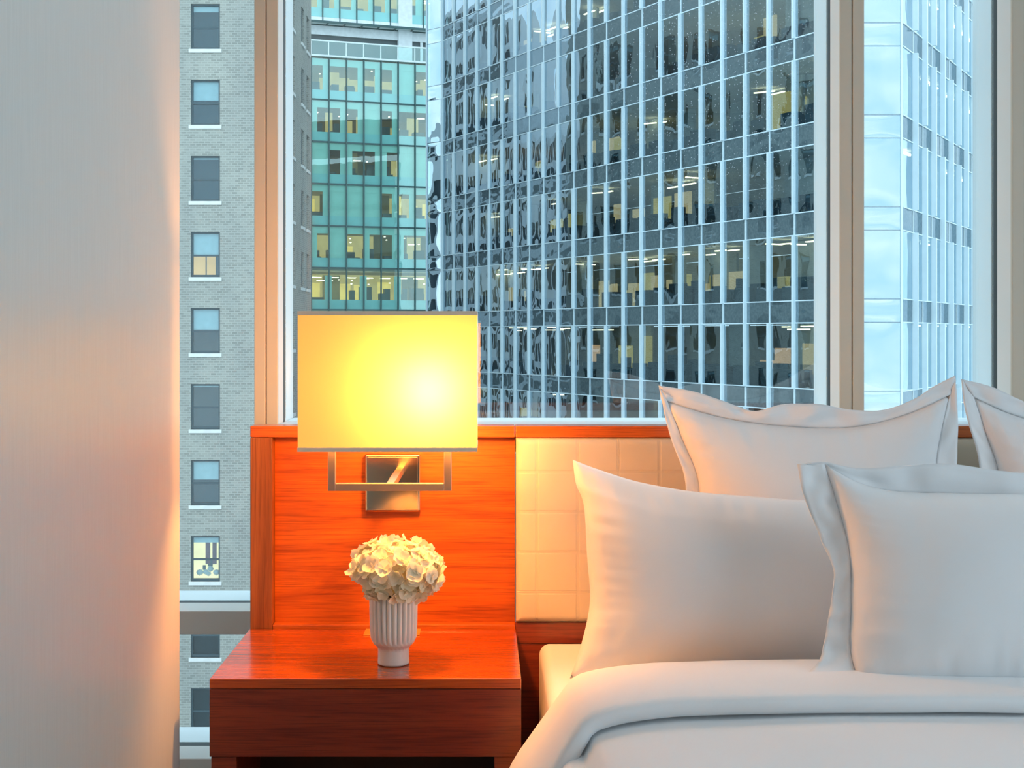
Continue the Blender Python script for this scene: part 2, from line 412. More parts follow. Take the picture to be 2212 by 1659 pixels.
MB().box(-.178-.007, -.178+.007, BY+.0062, PY-.0236, bz0, bz0+bw).build('arm', MT['steel'], lamp, bevel=.001)
kn = MB(); kz = CAMZ-(1040-CY)*2.7/F
kr = [[(-.190+r*math.cos(a*math.pi/8), y, kz+r*math.sin(a*math.pi/8)) for a in range(16)] for r, y in ((.0001, 2.722), (.006, 2.724), (.0085, 2.73), (.0085, 2.745), (.006, 2.7575))]
kn.grid(kr, close_u=True).build('knob', MT['brass'], lamp, smooth=True)
bc = P(930, 836, 2.456)
bl = MB().lathe([(.0005, -.046), (.012, -.044), (.022, -.036), (.028, -.022), (.030, -.006), (.028, .008), (.021, .024), (.013, .036), (.0095, .042), (.0005, .043)], 24)
ob = bl.build('bulb', MT['bulb'], lamp, smooth=True, M=Matrix.Translation(bc))
MB().lathe([(.0105, .040), (.0125, .044), (.0125, .066), (.0005, .067)], 20).build('socket', MT['steel'], lamp, smooth=True, M=Matrix.Translation(bc))
MB().box(bc.x-.004, bx1-bw+.002, BY-.003, BY+.003, bc.z+.060, bc.z+.066).box(bx1-bw+.002, bx1-bw+.006, BY-.003, BY+.003, bz1-.006, bc.z+.066).build('socket_arm', MT['steel'], lamp)

# ------------------------------------------------------------------ vase and hydrangea
vc = Vector(((850-CX)*2.457/F, 2.457, nzt+.0004))
def flute(a, z):
    if .042 < z < .1265:
        e = min(1, (z-.042)/.008, (.1265-z)/.003)
        return .0027*e*(abs(math.cos(a*13))**.7*2-1)
    if .030 < z <= .042: return .0005*math.sin(a*26+z*900)
    return 0
prof = [(.0005, .0), (.0265, .0), (.0290, .0015), (.0293, .004), (.0288, .012), (.0287, .026), (.0292, .030), (.0305, .0325), (.0330, .0350), (.0358, .0375), (.0378, .0400),
        (.0388, .0425), (.0394, .0450), (.0400, .0500), (.0408, .065), (.0414, .085), (.0418, .105), (.0420, .120), (.0420, .1262), (.0416, .128), (.0396, .128), (.0390, .120), (.0385, .08), (.0375, .05), (.0005, .048)]
va = MB().lathe(prof, 26*10, rad=lambda a, z: flute(a, z)).build('vase', MT['ceramic'], smooth=True, M=Matrix.Translation(vc))
tag(va, 'small white fluted ceramic vase on the nightstand', 'vase')
hy = thing('hydrangea', 'cream hydrangea bloom in the fluted vase on the nightstand', 'flower', tuple(vc+Vector((0, 0, .052))))
hc = P(858, 1234, 2.457)
rx, rz, ry = .084, .060, .078
fl = MB()
def petal(c, n, tdir, size, cup):
    n = n.normalized(); t = (tdir-n*tdir.dot(n)).normalized(); b = n.cross(t)
    rows = []
    for i in range(5):
        r = i/4; hw = (.16+1.02*math.sin(math.pi*min(1, r*.80+.02)**.85))*.52*size
        row = []
        for j in range(5):
            s = (j/4-.5)*2
            rr = r*(1-.13*s*s*r)
            p = c+t*(rr*size)+b*(s*hw)+n*(cup*size*(r*r*.55+s*s*.22*r)+size*.05*math.sin(5*s+7*r+c.x*900))
            row.append(p)
        rows.append(row)
    fl.grid(rows)
NF = 190
for i in range(NF):
    zz = 1-2*(i+.5)/NF
    if zz < -.80: continue
    a = i*2.399963+R.uniform(-.2, .2); rr = math.sqrt(1-zz*zz)
    d = Vector((rr*math.cos(a), rr*math.sin(a), zz))
    lump = .90+.20*noise.noise(d*2.1+Vector((3.1, 0, 1)))+R.uniform(-.05, .04)
    if abs(d.x-.12) < .16 and d.z > .75: lump -= .20
    if -.25 < d.x < 0.02 and d.z > .8: lump += .08
    c = hc+Vector((d.x*rx, d.y*ry, d.z*rz))*lump
    n = Vector((d.x/rx, d.y/ry, d.z/rz)).normalized()
    n = (n+Vector((R.uniform(-.35, .35), R.uniform(-.35, .35), R.uniform(-.35, .35)))).normalized()
    t0 = n.orthogonal(); ph = R.uniform(0, 6.28)
    for k in range(4):
        t = Matrix.Rotation(ph+k*math.pi/2+R.uniform(-.15, .15), 3, n) @ t0
        petal(c, n, t, R.uniform(.0140, .0200), R.uniform(.1, .8))
fl.build('flower_head', MT['petal'], hy, smooth=False)
core = MB().lathe([(.001, -.75), (.5, -.6), (.7, -.2), (.7, .3), (.4, .65), (.001, .75)], 20)
core.v = [(hc.x+x*rx, hc.y+y*ry, hc.z+z*rz) for x, y, z in core.v]
core.build('bloom_centre', MT['petal'], hy, smooth=True)
MB().lathe([(.0005, .049), (.006, .0495), (.006, .14), (.0005, .141)], 12, vc.x, vc.y).build('stem', MT['stem'], hy, M=Matrix.Translation((0, 0, vc.z)))
for me_ in (bpy.data.objects['flower_head'].data,):
    me_.polygons.foreach_set('use_smooth', [True]*len(me_.polygons))

# ------------------------------------------------------------------ bed
mt = thing('mattress', 'white mattress in a fitted sheet beside the nightstand', 'mattress', (1.05, 1.75, .25))
def rounded(x0, x1, y0, y1, z0, z1, r, n=5):
    # box with rounded edges: rounded-rectangle rings
    def ring(ins, z):
        pts = []
        for cx, cy, a0 in ((x1-r, y1-r, 0), (x0+r, y1-r, 90), (x0+r, y0+r, 180), (x1-r, y0+r, 270)):
            for i in range(n+1):
                a = math.radians(a0+90*i/n); pts.append((cx+(r-ins)*math.cos(a), cy+(r-ins)*math.sin(a), z))
        return pts
    rows = []
    for i in range(n+1):
        a = math.pi/2*i/n; rows.append(ring(r-r*math.sin(a), z0+r-r*math.cos(a)))
    for i in range(n+1):
        a = math.pi/2*i/n; rows.append(ring(r-r*math.cos(a), z1-r+r*math.sin(a)))
    m = MB().grid(rows, close_u=True); m.fan(rows[0][::-1]); m.fan(rows[-1]); return m
bxl = .108
rounded(bxl, 1.92, .75, 2.735, .26, .572, .022).build('fitted_sheet', MT['linen'], mt, smooth=True)
bb = MB().box(.16, 1.86, .8, 2.74, .0, .2595).build('bed_base', MT['dark'], bevel=.006)
tag(bb, 'dark bed base under the mattress', 'bed base')

def catmull(pts, n):
    pts = [Vector(p) for p in pts]; q = [pts[0]*2-pts[1]]+pts+[pts[-1]*2-pts[-2]]
    L = [0]
    for i in range(1, len(pts)): L.append(L[-1]+(pts[i]-pts[i-1]).length)
    out = []
    for k in range(n+1):
        d = L[-1]*k/n; i = 0
        while i < len(pts)-2 and L[i+1] < d: i += 1
        t = (d-L[i])/max(1e-9, L[i+1]-L[i]); a, b, c, e = q[i:i+4]
        out.append(.5*((2*b)+(c-a)*t+(2*a-5*b+4*c-e)*t*t+(3*b-3*c+e-a)*t*t*t))
    return out
# duvet: cross-section in x,z swept along the bed; the turned-down top end is thicker
outer = [(1.95, .655), (1.2, .659), (.75, .660), (.50, .6595), (.344, .6555), (.267, .6525), (.191, .6435), (.143, .628), (.1146, .593), (.0993, .5716), (.0688, .5296), (.038, .4845), (.012, .42), (-.002, .35), (-.008, .27)]
prof_o = catmull([(x, 0, z) for x, z in outer], 90)
def normals(pr):
    r = []
    for i in range(len(pr)):
        t = pr[min(i+1, len(pr)-1)]-pr[max(i-1, 0)]
        r.append(Vector((t.z, 0, -t.x)).normalized())
    return r
no = normals(prof_o)
if no[10].z < 0: no = [-q for q in no]
dv = thing('duvet', 'white duvet with its top end folded back below the pillows', 'duvet', (1.0, 1.6, .26))
rows = []
ys = [.8+(2.26-.8)*i/60 for i in range(61)]
for y in ys:
    row = []
    for p, n in zip(prof_o, no):
        wv = .004*noise.noise(Vector((p.x*3, y*3.1, p.z*5)))
        puff = -.034-.004*max(0, 1-(abs(y-2.0)/.25))
        row.append(Vector((p.x, y, p.z))+n*(puff+wv))
    rows.append(row)
body = MB().grid(rows).build('cover', MT['linen'], dv, smooth=True)
so = body.modifiers.new('thickness', 'SOLIDIFY'); so.thickness = .022; so.offset = -1
so.offset = -1 if True else 1
rows = []
for idx, (p, n) in enumerate(zip(prof_o, no)):
    s = idx/90
    drop = max(0, .655-p.z)
    yf = 2.015-.10*drop/.2+.006*noise.noise(Vector((p.x*6, 1.7, p.z*6)))
    yb = 2.315+.012*noise.noise(Vector((p.x*3, 7.7, p.z*3)))
    loop = []
    prof2 = [(yf, -.030), (yf-.006, -.024), (yf-.008, -.014), (yf-.004, -.006), (yf+.01, -.0015), (yf+.05, .0), (yf+.12, .001), (yf+.18, .0), (yb-.08, -.004), (yb-.045, -.012), (yb-.02, -.024), (yb-.008, -.038), (yb-.004, -.052), (yb-.012, -.062)]
    for y, d in prof2:
        wv = .0035*noise.noise(Vector((p.x*4+9, y*5, p.z*6)))
        loop.append(Vector((p.x, y, p.z))+n*(d+wv))
    loop += [Vector((p.x, yb-.03, p.z))+n*(-.0335), Vector((p.x, (yf+yb)/2, p.z))+n*(-.0315)]
    rows.append(loop)
mb = MB().grid(rows, close_u=True); mb.fan(rows[0]); mb.fan(rows[-1][::-1])
mb.build('turned_fold', MT['linen'], dv, smooth=True)

def coons(top, bot, left, right, nu, nv):
    T = catmull(top, nu); B = catmull(bot, nu); Lc = catmull(left, nv); Rc = catmull(right, nv)
    g = []
    for j in range(nv+1):
        v = j/nv; row = []
        for i in range(nu+1):
            u = i/nu
            p = T[i]*(1-v)+B[i]*v+Lc[j]*(1-u)+Rc[j]*u-(T[0]*(1-u)*(1-v)+T[-1]*u*(1-v)+B[0]*(1-u)*v+B[-1]*u*v)
            row.append(p)
        g.append(row)
    return g
def pillow(name, label, top, bot, left, right, tf, tb, seed, nu=64, nv=52, group=None, pw=.62, wr=.004):
    g = coons(top, bot, left, right, nu, nv)
    cen = g[nv//2][nu//2]
    n = ((g[0][nu]-g[nv][0]).cross(g[0][0]-g[nv][nu])).normalized()
    if n.y > 0: n = -n
    lowest = min(p.z for r in g for p in r)
    base = Vector((cen.x, cen.y, lowest))
    th = thing(name, label, 'pillow', tuple(base), group)
    def prof(u, v):
        a = max(0, 1-abs(2*u-1)**2.4); b = max(0, 1-abs(2*v-1)**2.4)
        return (a*b)**pw
    fr, bk = [], []
    for j in range(nv+1):
        rf, rb = [], []
        for i in range(nu+1):
            u, v = i/nu, j/nv; t = prof(u, v)
            eu, ev = min(u, 1-u), min(v, 1-v)
            # gathers run in from the seams and fade towards the middle
            k = 0
            if 0 < i < nu and 0 < j < nv:
                k += math.exp(-ev*13)*noise.noise(Vector((u*30+seed, ev*3, seed)))*wr*2.6
                k += math.exp(-eu*15)*noise.noise(Vector((v*24+seed*2, eu*3, seed+5)))*wr*2.6
                k *= min(1, min(eu, ev)*14)
                k += .0035*noise.noise(Vector((u*3.2, v*2.7, seed)))*t
            rf.append(g[j][i]+n*(tf*t+k)); rb.append(g[j][i]-n*(tb*t))
        fr.append(rf); bk.append(rb)
    m = MB().grid(fr); m.grid(bk)
    m.build('cushion', MT['linen'], th, smooth=True)
    return th
def flange(th, inner, outer_, seed, n=90, nw=7, amp=.004, thick=.0025):
    I = catmull(inner, n); O = catmull(outer_, n); rows = []
    for k in range(n+1):
        row = []
        for j in range(nw+1):
            t = j/nw; p = I[k]*(1-t)+O[k]*t
            p = p+Vector((0, -1, 0))*amp*(math.sin(t*3.0))*(noise.noise(Vector((k*.14, t*1.3, seed)))*2.0)
            row.append(p)
        rows.append(row)
    o = MB().grid(rows).build('flange', MT['linen'], th, smooth=True)
    s = o.modifiers.new('thickness', 'SOLIDIFY'); s.thickness = thick; s.offset = 0
    return o
def L(pts, y0, y1, axis='v'):
    """pixel polyline to points whose depth runs from y0 to y1"""
    n = len(pts)-1
    return [P(a, b, y0+(y1-y0)*i/n) for i, (a, b) in enumerate(pts)]
# far pillows leaning on the headboard
yt, yb_ = 2.665, 2.600
t1 = [(1440, 866), (1540, 897), (1640, 915), (1760, 924), (1860, 920), (1960, 894), (2052, 853)]
l1 = [(1440, 866), (1474, 950), (1508, 1040), (1512, 1180), (1496, 1300), (1488, 1384)]
r1 = [(2052, 853), (2034, 930), (2022, 1010), (2020, 1180), (2040, 1300), (2052, 1386)]
b1 = [(1488, 1384), (1640, 1376), (1780, 1374), (1920, 1376), (2052, 1386)]
p1 = pillow('square_pillow', 'large white flanged pillow against the headboard, left of the pair', L(t1, yt, yt), L(b1, yb_, yb_), L(l1, yt, yb_), L(r1, yt, yb_), .088, .045, 1.3, group='pillows on the bed')
flange(p1, L(t1, yt, yt), L([(1423, 833), (1500, 846), (1570, 869), (1628, 888), (1690, 874), (1770, 873), (1830, 884), (1905, 886), (1970, 864), (2022, 832), (2064, 811)], yt, yt), 2.0, amp=.006)
flange(p1, L(l1, yt, yb_), L([(1423, 833), (1447, 940), (1480, 1040), (1478, 1180), (1462, 1300), (1450, 1390)], yt, yb_), 4.0, amp=.004)
flange(p1, L(r1, yt, yb_), L([(2064, 811), (2069, 900), (2067, 1010), (2064, 1180), (2078, 1300), (2090, 1390)], yt, yb_), 6.0, amp=.004)
t2 = [(2103, 858), (2180, 893), (2280, 920), (2400, 930), (2540, 915), (2690, 858)]
l2 = [(2103, 858), (2130, 940), (2158, 1030), (2166, 1180), (2150, 1300), (2140, 1386)]
r2 = [(2690, 858), (2665, 1000), (2665, 1200), (2690, 1386)]
b2 = [(2140, 1386), (2300, 1376), (2450, 1376), (2690, 1386)]
p2 = pillow('square_pillow', 'large white flanged pillow against the headboard at the right edge', L(t2, yt, yt), L(b2, yb_, yb_), L(l2, yt, yb_), L(r2, yt, yb_), .088, .045, 7.7, group='pillows on the bed')
flange(p2, L(t2, yt, yt), L([(2077, 819), (2140, 835), (2200, 862), (2262, 886), (2400, 890), (2540, 880), (2715, 815)], yt, yt), 12.0, amp=.006)
flange(p2, L(l2, yt, yb_), L([(2077, 819), (2086, 890), (2116, 1010), (2112, 1180), (2100, 1300), (2096, 1390)], yt, yb_), 14.0, amp=.004)
flange(p2, L(r2, yt, yb_), L([(2715, 815), (2705, 1000), (2705, 1200), (2725, 1390)], yt, yb_), 15.0)
# near pillows
yt, yb_ = 2.50, 2.43
t3 = [(1237, 993), (1290, 1013), (1380, 1041), (1500, 1062), (1620, 1072), (1735, 1080), (1830, 1076), (1905, 1062)]
l3 = [(1237, 993), (1244, 1045), (1261, 1092), (1268, 1200), (1274, 1300), (1256, 1390), (1231, 1466)]
r3 = [(1905, 1062), (1880, 1200), (1876, 1320), (1895, 1452)]
b3 = [(1231, 1466), (1300, 1458), (1450, 1448), (1650, 1445), (1895, 1448)]
p3 = pillow('standard_pillow', 'plain white pillow without flange, in front at the left', L(t3, yt, yt), L(b3, yb_, yb_), L(l3, yt, yb_), L(r3, yt, yb_), .105, .055, 3.1, group='pillows on the bed', pw=.55, wr=.005)
yt, yb_ = 2.30, 2.135
t4 = [(1780, 1001), (1850, 1043), (1930, 1064), (2060, 1070), (2212, 1072), (2380, 1062), (2560, 1005)]
l4 = [(1780, 1001), (1808, 1090), (1834, 1190), (1838, 1300), (1836, 1400), (1852, 1474)]
r4 = [(2560, 1005), (2530, 1150), (2528, 1320), (2555, 1478)]
b4 = [(1852, 1474), (1980, 1482), (2200, 1484), (2400, 1484), (2555, 1478)]
p4 = pillow('standard_pillow', 'white flanged pillow nearest the viewer, in front at the right', L(t4, yt, yt), L(b4, yb_, yb_), L(l4, yt, yb_), L(r4, yt, yb_), .105, .040, 9.2, group='pillows on the bed', pw=.55)
flange(p4, L(t4, yt, yt), L([(1722, 1003), (1785, 998), (1850, 1011), (1960, 1006), (2050, 1002), (2212, 1021), (2400, 1010), (2600, 960)], yt, yt), 21.0, amp=.005)
flange(p4, L(l4, yt, yb_), L([(1722, 1003), (1736, 1070), (1775, 1170), (1801, 1240), (1788, 1340), (1772, 1420), (1740, 1460)], yt, yb_), 22.0, amp=.007)
flange(p4, L(r4, yt, yb_), L([(2600, 960), (2575, 1150), (2570, 1320), (2600, 1480)], yt, yb_), 25.0)

# ================================================================== the street outside
GZ = -22.0
MT['street'] = plain('asphalt', (.30, .31, .32), .9, scale=.4)
struct(MB().box(-220, 220, 4.2, 320, GZ-.5, GZ).build('street_ground', MT['street']))
def brick_mat():
    t = NT('grey_brick')
    v = t.coord((1, 1, 1), True)
    sp_ = t.n('SeparateXYZ'); t.l(v, sp_.inputs[0])
    cb = t.n('CombineXYZ'); t.l(t.math('ADD', sp_.outputs[0], sp_.outputs[1]), cb.inputs[0]); t.l(sp_.outputs[2], cb.inputs[1])
    b = t.n('TexBrick'); t.l(cb.outputs[0], b.inputs['Vector'])
    b.inputs['Scale'].default_value = 1.0; b.inputs['Brick Width'].default_value = .26; b.inputs['Row Height'].default_value = .105
    b.inputs['Mortar Size'].default_value = .016; b.inputs['Bias'].default_value = 0
    b.inputs['Color1'].default_value = (.25, .265, .25, 1); b.inputs['Color2'].default_value = (.35, .365, .345, 1); b.inputs['Mortar'].default_value = (.40, .42, .40, 1)
    st = t.ramp(t.noise(t.coord((1, 1, .6), True), .55, 4), (.3, (.86, .87, .86)), (.7, (1.1, 1.08, 1.02)))
    return t.pbr(t.mixc(1.0, b.outputs['Color'], st, 'MULTIPLY'), .9)
MT['brick'] = brick_mat()
MT['stone'] = plain('pale_stone_sill', (.72, .74, .72), .8)
MT['sash'] = plain('dark_sash_paint', (.045, .085, .105), .5)
MT['hglass'] = glazing('old_window_glass', (.74, .84, .86), (.8, .92, 1), .07, .006, 1.2)
MT['room_dark'] = plain('dim_room', (.06, .075, .08), .9)  # dark colour stands in for unlit rooms, also on curtains and pictures
MT['blind'] = plain('pale_roller_blind', (.90, .93, .91), .8)
MT['lit_warm'] = emit('glowing_room_warm', (1.0, .80, .42), 2.2)  # room backing glows by itself in place of a lamp inside
MT['lit_orange'] = emit('glowing_room_orange', (1.0, .60, .24), 1.5)  # glows by itself too, in an orange tone
MT['red'] = plain('red_curtain', (.28, .05, .07), .8)
MT['whitefab'] = plain('pale_bedding', (.75, .75, .72), .8)

# brick building
BF = 58.0; bxr = (556-CX)*BF/F; bback = 75.8
brick = thing('brick_building', 'grey brick building with sash windows seen left of the headboard', 'building', (-20, 66, GZ))
fx = [(412-CX)*BF/F, (475-CX)*BF/F]
ztops = [CAMZ-(8-CY)*BF/F-3.309*i for i in range(10)]
hh = 98*BF/F
TOPZ = 30
wx0, wx1 = fx
wall = MB()
def wall_with_holes(mb, a0, a1, z0, z1, holes, fn):
    us = sorted({a0, a1} | {h[0] for h in holes} | {h[1] for h in holes}); zs_ = sorted({z0, z1} | {h[2] for h in holes} | {h[3] for h in holes})
    for i in range(len(us)-1):
        for j in range(len(zs_)-1):
            cu, cz = (us[i]+us[i+1])/2, (zs_[j]+zs_[j+1])/2
            if any(h[0] < cu < h[1] and h[2] < cz < h[3] for h in holes): continue
            mb.quad(fn(us[i], zs_[j], 0), fn(us[i+1], zs_[j], 0), fn(us[i+1], zs_[j+1], 0), fn(us[i], zs_[j+1], 0))
    for h in holes:   # reveals
        d = .22
        for (u0, z0_), (u1, z1_) in (((h[0], h[2]), (h[1], h[2])), ((h[1], h[2]), (h[1], h[3])), ((h[1], h[3]), (h[0], h[3])), ((h[0], h[3]), (h[0], h[2]))):
            mb.quad(fn(u0, z0_, 0), fn(u1, z1_, 0), fn(u1, z1_, d), fn(u0, z0_, d))
ff = lambda u, z, d: (u, BF+d, z)
fs_ = lambda u, z, d: (bxr-d, u, z)
fholes = [(wx0, wx1, zt-hh, zt) for zt in ztops]
sidecols = [(60.0, 61.1), (62.2, 63.4), (66.0, 67.1), (68.2, 69.4), (71.8, 72.9), (73.9, 75.0)]
szt = [zt+0.02 for zt in ztops[:8]]+[ztops[0]+3.309]
sholes = [(a, b, zt-hh*.98, zt) for a, b in sidecols for zt in szt]
wall_with_holes(wall, -34, bxr, GZ, TOPZ, fholes, ff)
wall_with_holes(wall, BF, bback, GZ, TOPZ, sholes, fs_)
wall.quad((-34, BF, TOPZ), (bxr, BF, TOPZ), (bxr, bback, TOPZ), (-34, bback, TOPZ)).quad((-34, bback, GZ), (bxr, bback, GZ), (bxr, bback, TOPZ), (-34, bback, TOPZ)).quad((-34, BF, GZ), (-34, bback, GZ), (-34, bback, TOPZ), (-34, BF, TOPZ))
wall.build('brick_wall', MT['brick'], brick)
ww = wx1-wx0
def sash_window(M, wd, ht, style):
    """double-hung sash in local coordinates: x across, y inwards, z up from the sill"""
    f = MB(); b = .075
    f.box(0, wd, .10, .2, 0, b*1.5).box(0, wd, .10, .2, ht-b, ht).box(0, b, .10, .2, b*1.5, ht-b).box(wd-b, wd, .10, .2, b*1.5, ht-b).box(b, wd-b, .11, .19, ht*.48-.04, ht*.48+.04)
    fr = f.build('sash_window', MT['sash'], brick, M=M)
    MB().box(b, wd-b, .15, .155, b*1.5, ht-b).build('pane', MT['hglass'], fr, M=M)
    MB().box(-.08, wd+.08, -.06, .12, -.16, 0).build('sill', MT['stone'], fr, M=M)
    lit = MT['room_dark']
    if style == 'orange': lit = MT['lit_orange']
    if style == 'warm': lit = MT['lit_warm']
    MB().box(.0, wd, .60, .65, 0, ht).box(0, wd, .22, .6, 0, .02).build('room', lit, fr, M=M)
    bz = {'orange': .50, 'blind': .52, 'short': .84, 'warm': .84, 'half': .56, 'thin': .93}.get(style, 0)
    if bz: MB().box(b, wd-b, .24, .25, ht*bz, ht-b*.6).build('blind', MT['blind'], fr, M=M)
    if style == 'orange':
        MB().box(wd*.44, wd*.48, .4, .44, b, ht*.5).box(wd*.80, wd-b, .34, .4, b, ht*.5).build('curtain', MT['room_dark'], fr, M=M)
    if style == 'warm':
        MB().box(wd*.44, wd*.60, .4, .44, ht*.35, ht*.84).box(wd*.68, wd*.82, .4, .44, ht*.35, ht*.84).build('curtain', MT['red'], fr, M=M)
        cush = MB()
        for cx_, cz_, r_ in ((.25, .17, .16), (.45, .18, .13), (.62, .25, .14), (.82, .17, .15), (.55, .14, .12)):
            cush.lathe([(.001, cz_*ht-r_), (r_*.8, cz_*ht-r_*.5), (r_, cz_*ht), (r_*.7, cz_*ht+r_*.6), (.001, cz_*ht+r_*.85)], 12, cx_*wd, .38)
        cush.build('bedding', MT['whitefab'], fr, smooth=True, M=M)
        MB().box(wd*.52, wd*.68, .42, .47, ht*.30, ht*.46).box(wd*.34, wd*.44, .42, .47, ht*.22, ht*.32).build('picture', MT['room_dark'], fr, M=M)
    return fr
styles = ['short', 'half', 'thin', 'orange', 'blind', 'thin', 'half', 'warm', 'none', 'none']
for zt, st in zip(ztops, styles):
    sash_window(Matrix.Translation((wx0, BF, zt-hh)), ww, hh, st)
SW = {}
for ci, (a, b) in enumerate(sidecols):
    for k, zt in enumerate(szt):
        M = Matrix.Translation((bxr, a, zt-hh*.98)) @ Matrix.Rotation(math.pi/2, 4, 'Z')
        if ci % 2 not in SW: SW[ci % 2] = sash_window(M, b-a, hh*.98, 'short' if ci % 2 == 0 else 'thin')
        else:
            src = SW[ci % 2]; c = copy_part(src, brick, M)
            for ch in src.children:
                d = ch.copy(); C.objects.link(d); d.parent = c

# green glass office
MT['gglass'] = glazing('green_glass', (.70, .91, .87), (.8, 1, .97), .20, .004, .5)
MT['gpanel'] = plain('teal_back_painted_glass', (.48, .75, .70), .25, 0, .06, 1.0)
MT['gsill'] = plain('teal_spandrel_glass', (.36, .68, .72), .25, 0, .06, 1.0)
MT['gframe'] = plain('dark_green_mullion', (.02, .085, .09), .45)
MT['slab'] = plain('office_slab', (.36, .36, .33), .8)
MT['core'] = emit('glowing_office_wall', (.90, .70, .28), .8)  # back wall glows by itself in place of light from office lamps
MT['core_dim'] = plain('office_wall', (.42, .30, .14), .9)
MT['lum'] = emit('office_luminaire', (1.0, .93, .66), 7.0)
MT['furn'] = plain('office_furniture', (.07, .10, .11), .6)
MT['gold'] = emit('glowing_office_partition', (1.0, .72, .20), 1.3)  # lamplight put into the partitions as a glow of their own
MT['white_metal'] = plain('white_cladding', (.72, .77, .80), .5)
MT['steel_rail'] = plain('painted_rail', (.70, .80, .80), .4)
GA = math.atan2(.327, .945)
GO = Vector((-16.0, 122.0, 0))
GM = Matrix.Translation(GO) @ Matrix.Rotation(GA, 4, 'Z')
green = thing('green_glass_office', 'green glass office block with lit rooms behind the lamp', 'building', (-6, 130, GZ))
GW = 1.645; zl = [22.86-3.855*k for k in range(11)]
gtop = 26.8; i0, i1 = -1, 12
levels = [(22.86, gtop)]+[(zl[k+1], zl[k]) for k in range(9)]
pmesh = MB().quad((.03, 0, .03), (GW-.03, 0, .03), (GW-.03, 0, 3.80), (.03, 0, 3.80)).mesh('window_pane'); pmesh.materials.append(MT['gglass'])
smesh = MB().box(.03, GW-.03, .10, .14, .04, .92).mesh('spandrel_panel'); smesh.materials.append(MT['gsill'])
hmesh = MB().box(.03, GW-.03, .10, .14, 3.15, 3.78).mesh('head_panel'); hmesh.materials.append(MT['gpanel'])
gr = random.Random(11)
for fi, (z0, z1) in enumerate(levels[:8]):
    for i in range(i0, 10):
        M = GM @ Matrix.Translation((i*GW, 0, z0))
        place('window_pane', pmesh, green, M=M)
        if fi < 7:
            place('spandrel_panel', smesh, green, M=M)
            if fi != 5: place('head_panel', hmesh, green, M=M)
            k = gr.random(); o_ = .14
            if fi == 5: segs = [(0.03, .30)] if i % 2 else [(GW-.36, GW-.03)]
            elif k < .24: segs = [(.03, GW-.03)]
            elif k < .44: segs = [(.03, GW*.35)]
            elif k < .70: segs = [(GW*.66, GW-.03)]
            else: segs = []
            for a, b in segs:
                MB().box(a, b, .12, .15, .92, 3.15).build('roller_screen', MT['gpanel'], green, M=M)
    MB().box(i0*GW, i1*GW, .3, 9, z0-.25, z0+.02).build('floor_slab', MT['slab'], green, M=GM)
    wl, gl_, dk, lm = MB(), MB(), MB(), MB()
    for i in range(i0, 11):
        k = gr.random(); y = gr.uniform(2.2, 5)
        if k < .45: gl_.box(i*GW+gr.uniform(0, .5), (i+1)*GW-gr.uniform(0, .6), y, y+.1, z0+.02, z0+gr.uniform(2.2, 3.4))
        elif k < .75: wl.box(i*GW, (i+1)*GW, y, y+.1, z0+.02, z0+3.3)
        if gr.random() < .8: dk.box(i*GW+gr.uniform(0, .5), i*GW+gr.uniform(.8, 1.5), .6, 1.4, z0+.02, z0+gr.uniform(1.0, 1.6))
        if gr.random() < .5: dk.box(i*GW+gr.uniform(0, 1.0), i*GW+gr.uniform(1.1, 1.4), 1.6, 2.2, z0+.02, z0+gr.uniform(1.4, 2.2))
        for q in range(gr.randint(0, 2)):
            cx_ = i*GW+gr.uniform(.2, 1.3); cy_ = gr.uniform(.6, 2.6); lm.box(cx_, cx_+gr.choice((.12, .14, .7)), cy_, cy_+.14, *(lambda q_: (q_, q_+.07))(z0+gr.uniform(2.3, 3.05)))
    if fi == 5:
        for i in range(i0, 11): lm.box(i*GW+.3, i*GW+1.2, 1.2, 1.5, z0+2.98, z0+3.05)
    MB().box(i0*GW, i1*GW, 8.4, 8.6, z0, z1-.2).build('office_wall', MT['core_dim'] if fi in (1, 2, 6) else MT['core'], green, M=GM)
    if gl_.f: gl_.build('glowing_partition', MT['gold'] if fi > 2 else MT['core'], green, M=GM)
    if wl.f: wl.build('partition', MT['core_dim'], green, M=GM)
    if dk.f: dk.build('office_furniture', MT['furn'], green, M=GM)
    if lm.f: lm.build('ceiling_luminaire', MT['lum'], green, M=GM)
for i in range(i0, i1+1):
    MB().box(i*GW-.055, i*GW+.055, -.12, .08, GZ, gtop).build('mullion', MT['gframe'], green, M=GM)
for z0, z1 in levels[:8]:
    MB().box(i0*GW, i1*GW, -.03, .09, z0-.07, z0+.07).build('transom', MT['gframe'], green, M=GM)
MB().box(i0*GW, i1*GW, .05, 9, GZ, levels[7][0]-.3).build('podium', MT['gsill'], green, M=GM)
# terrace parapet, balustrade and the set-back top floors
MB().box(i0*GW, i1*GW, -.2, .4, gtop, gtop+.16).build('parapet', MT['steel_rail'], green, M=GM)
MB().box(i0*GW, i1*GW, .4, 16, gtop-.3, gtop).build('roof', MT['slab'], green, M=GM)
MB().quad((i0*GW, .1, gtop+.16), (i1*GW, .1, gtop+.16), (i1*GW, .1, gtop+1.5), (i0*GW, .1, gtop+1.5)).build('balustrade_glass', MT['gglass'], green, M=GM)
rl = MB().box(i0*GW, i1*GW, .05, .16, gtop+1.42, gtop+1.56)
for i in range(i0, i1+1): rl.box(i*GW-.05, i*GW+.05, .08, .14, gtop+.16, gtop+1.42)
rl.build('balustrade_rail', MT['steel_rail'], green, M=GM)
sy = 3.2
MB().box(i0*GW, i1*GW, sy+.25, sy+.4, gtop, gtop+2.75).build('terrace_glazing', MT['furn'], green, M=GM)
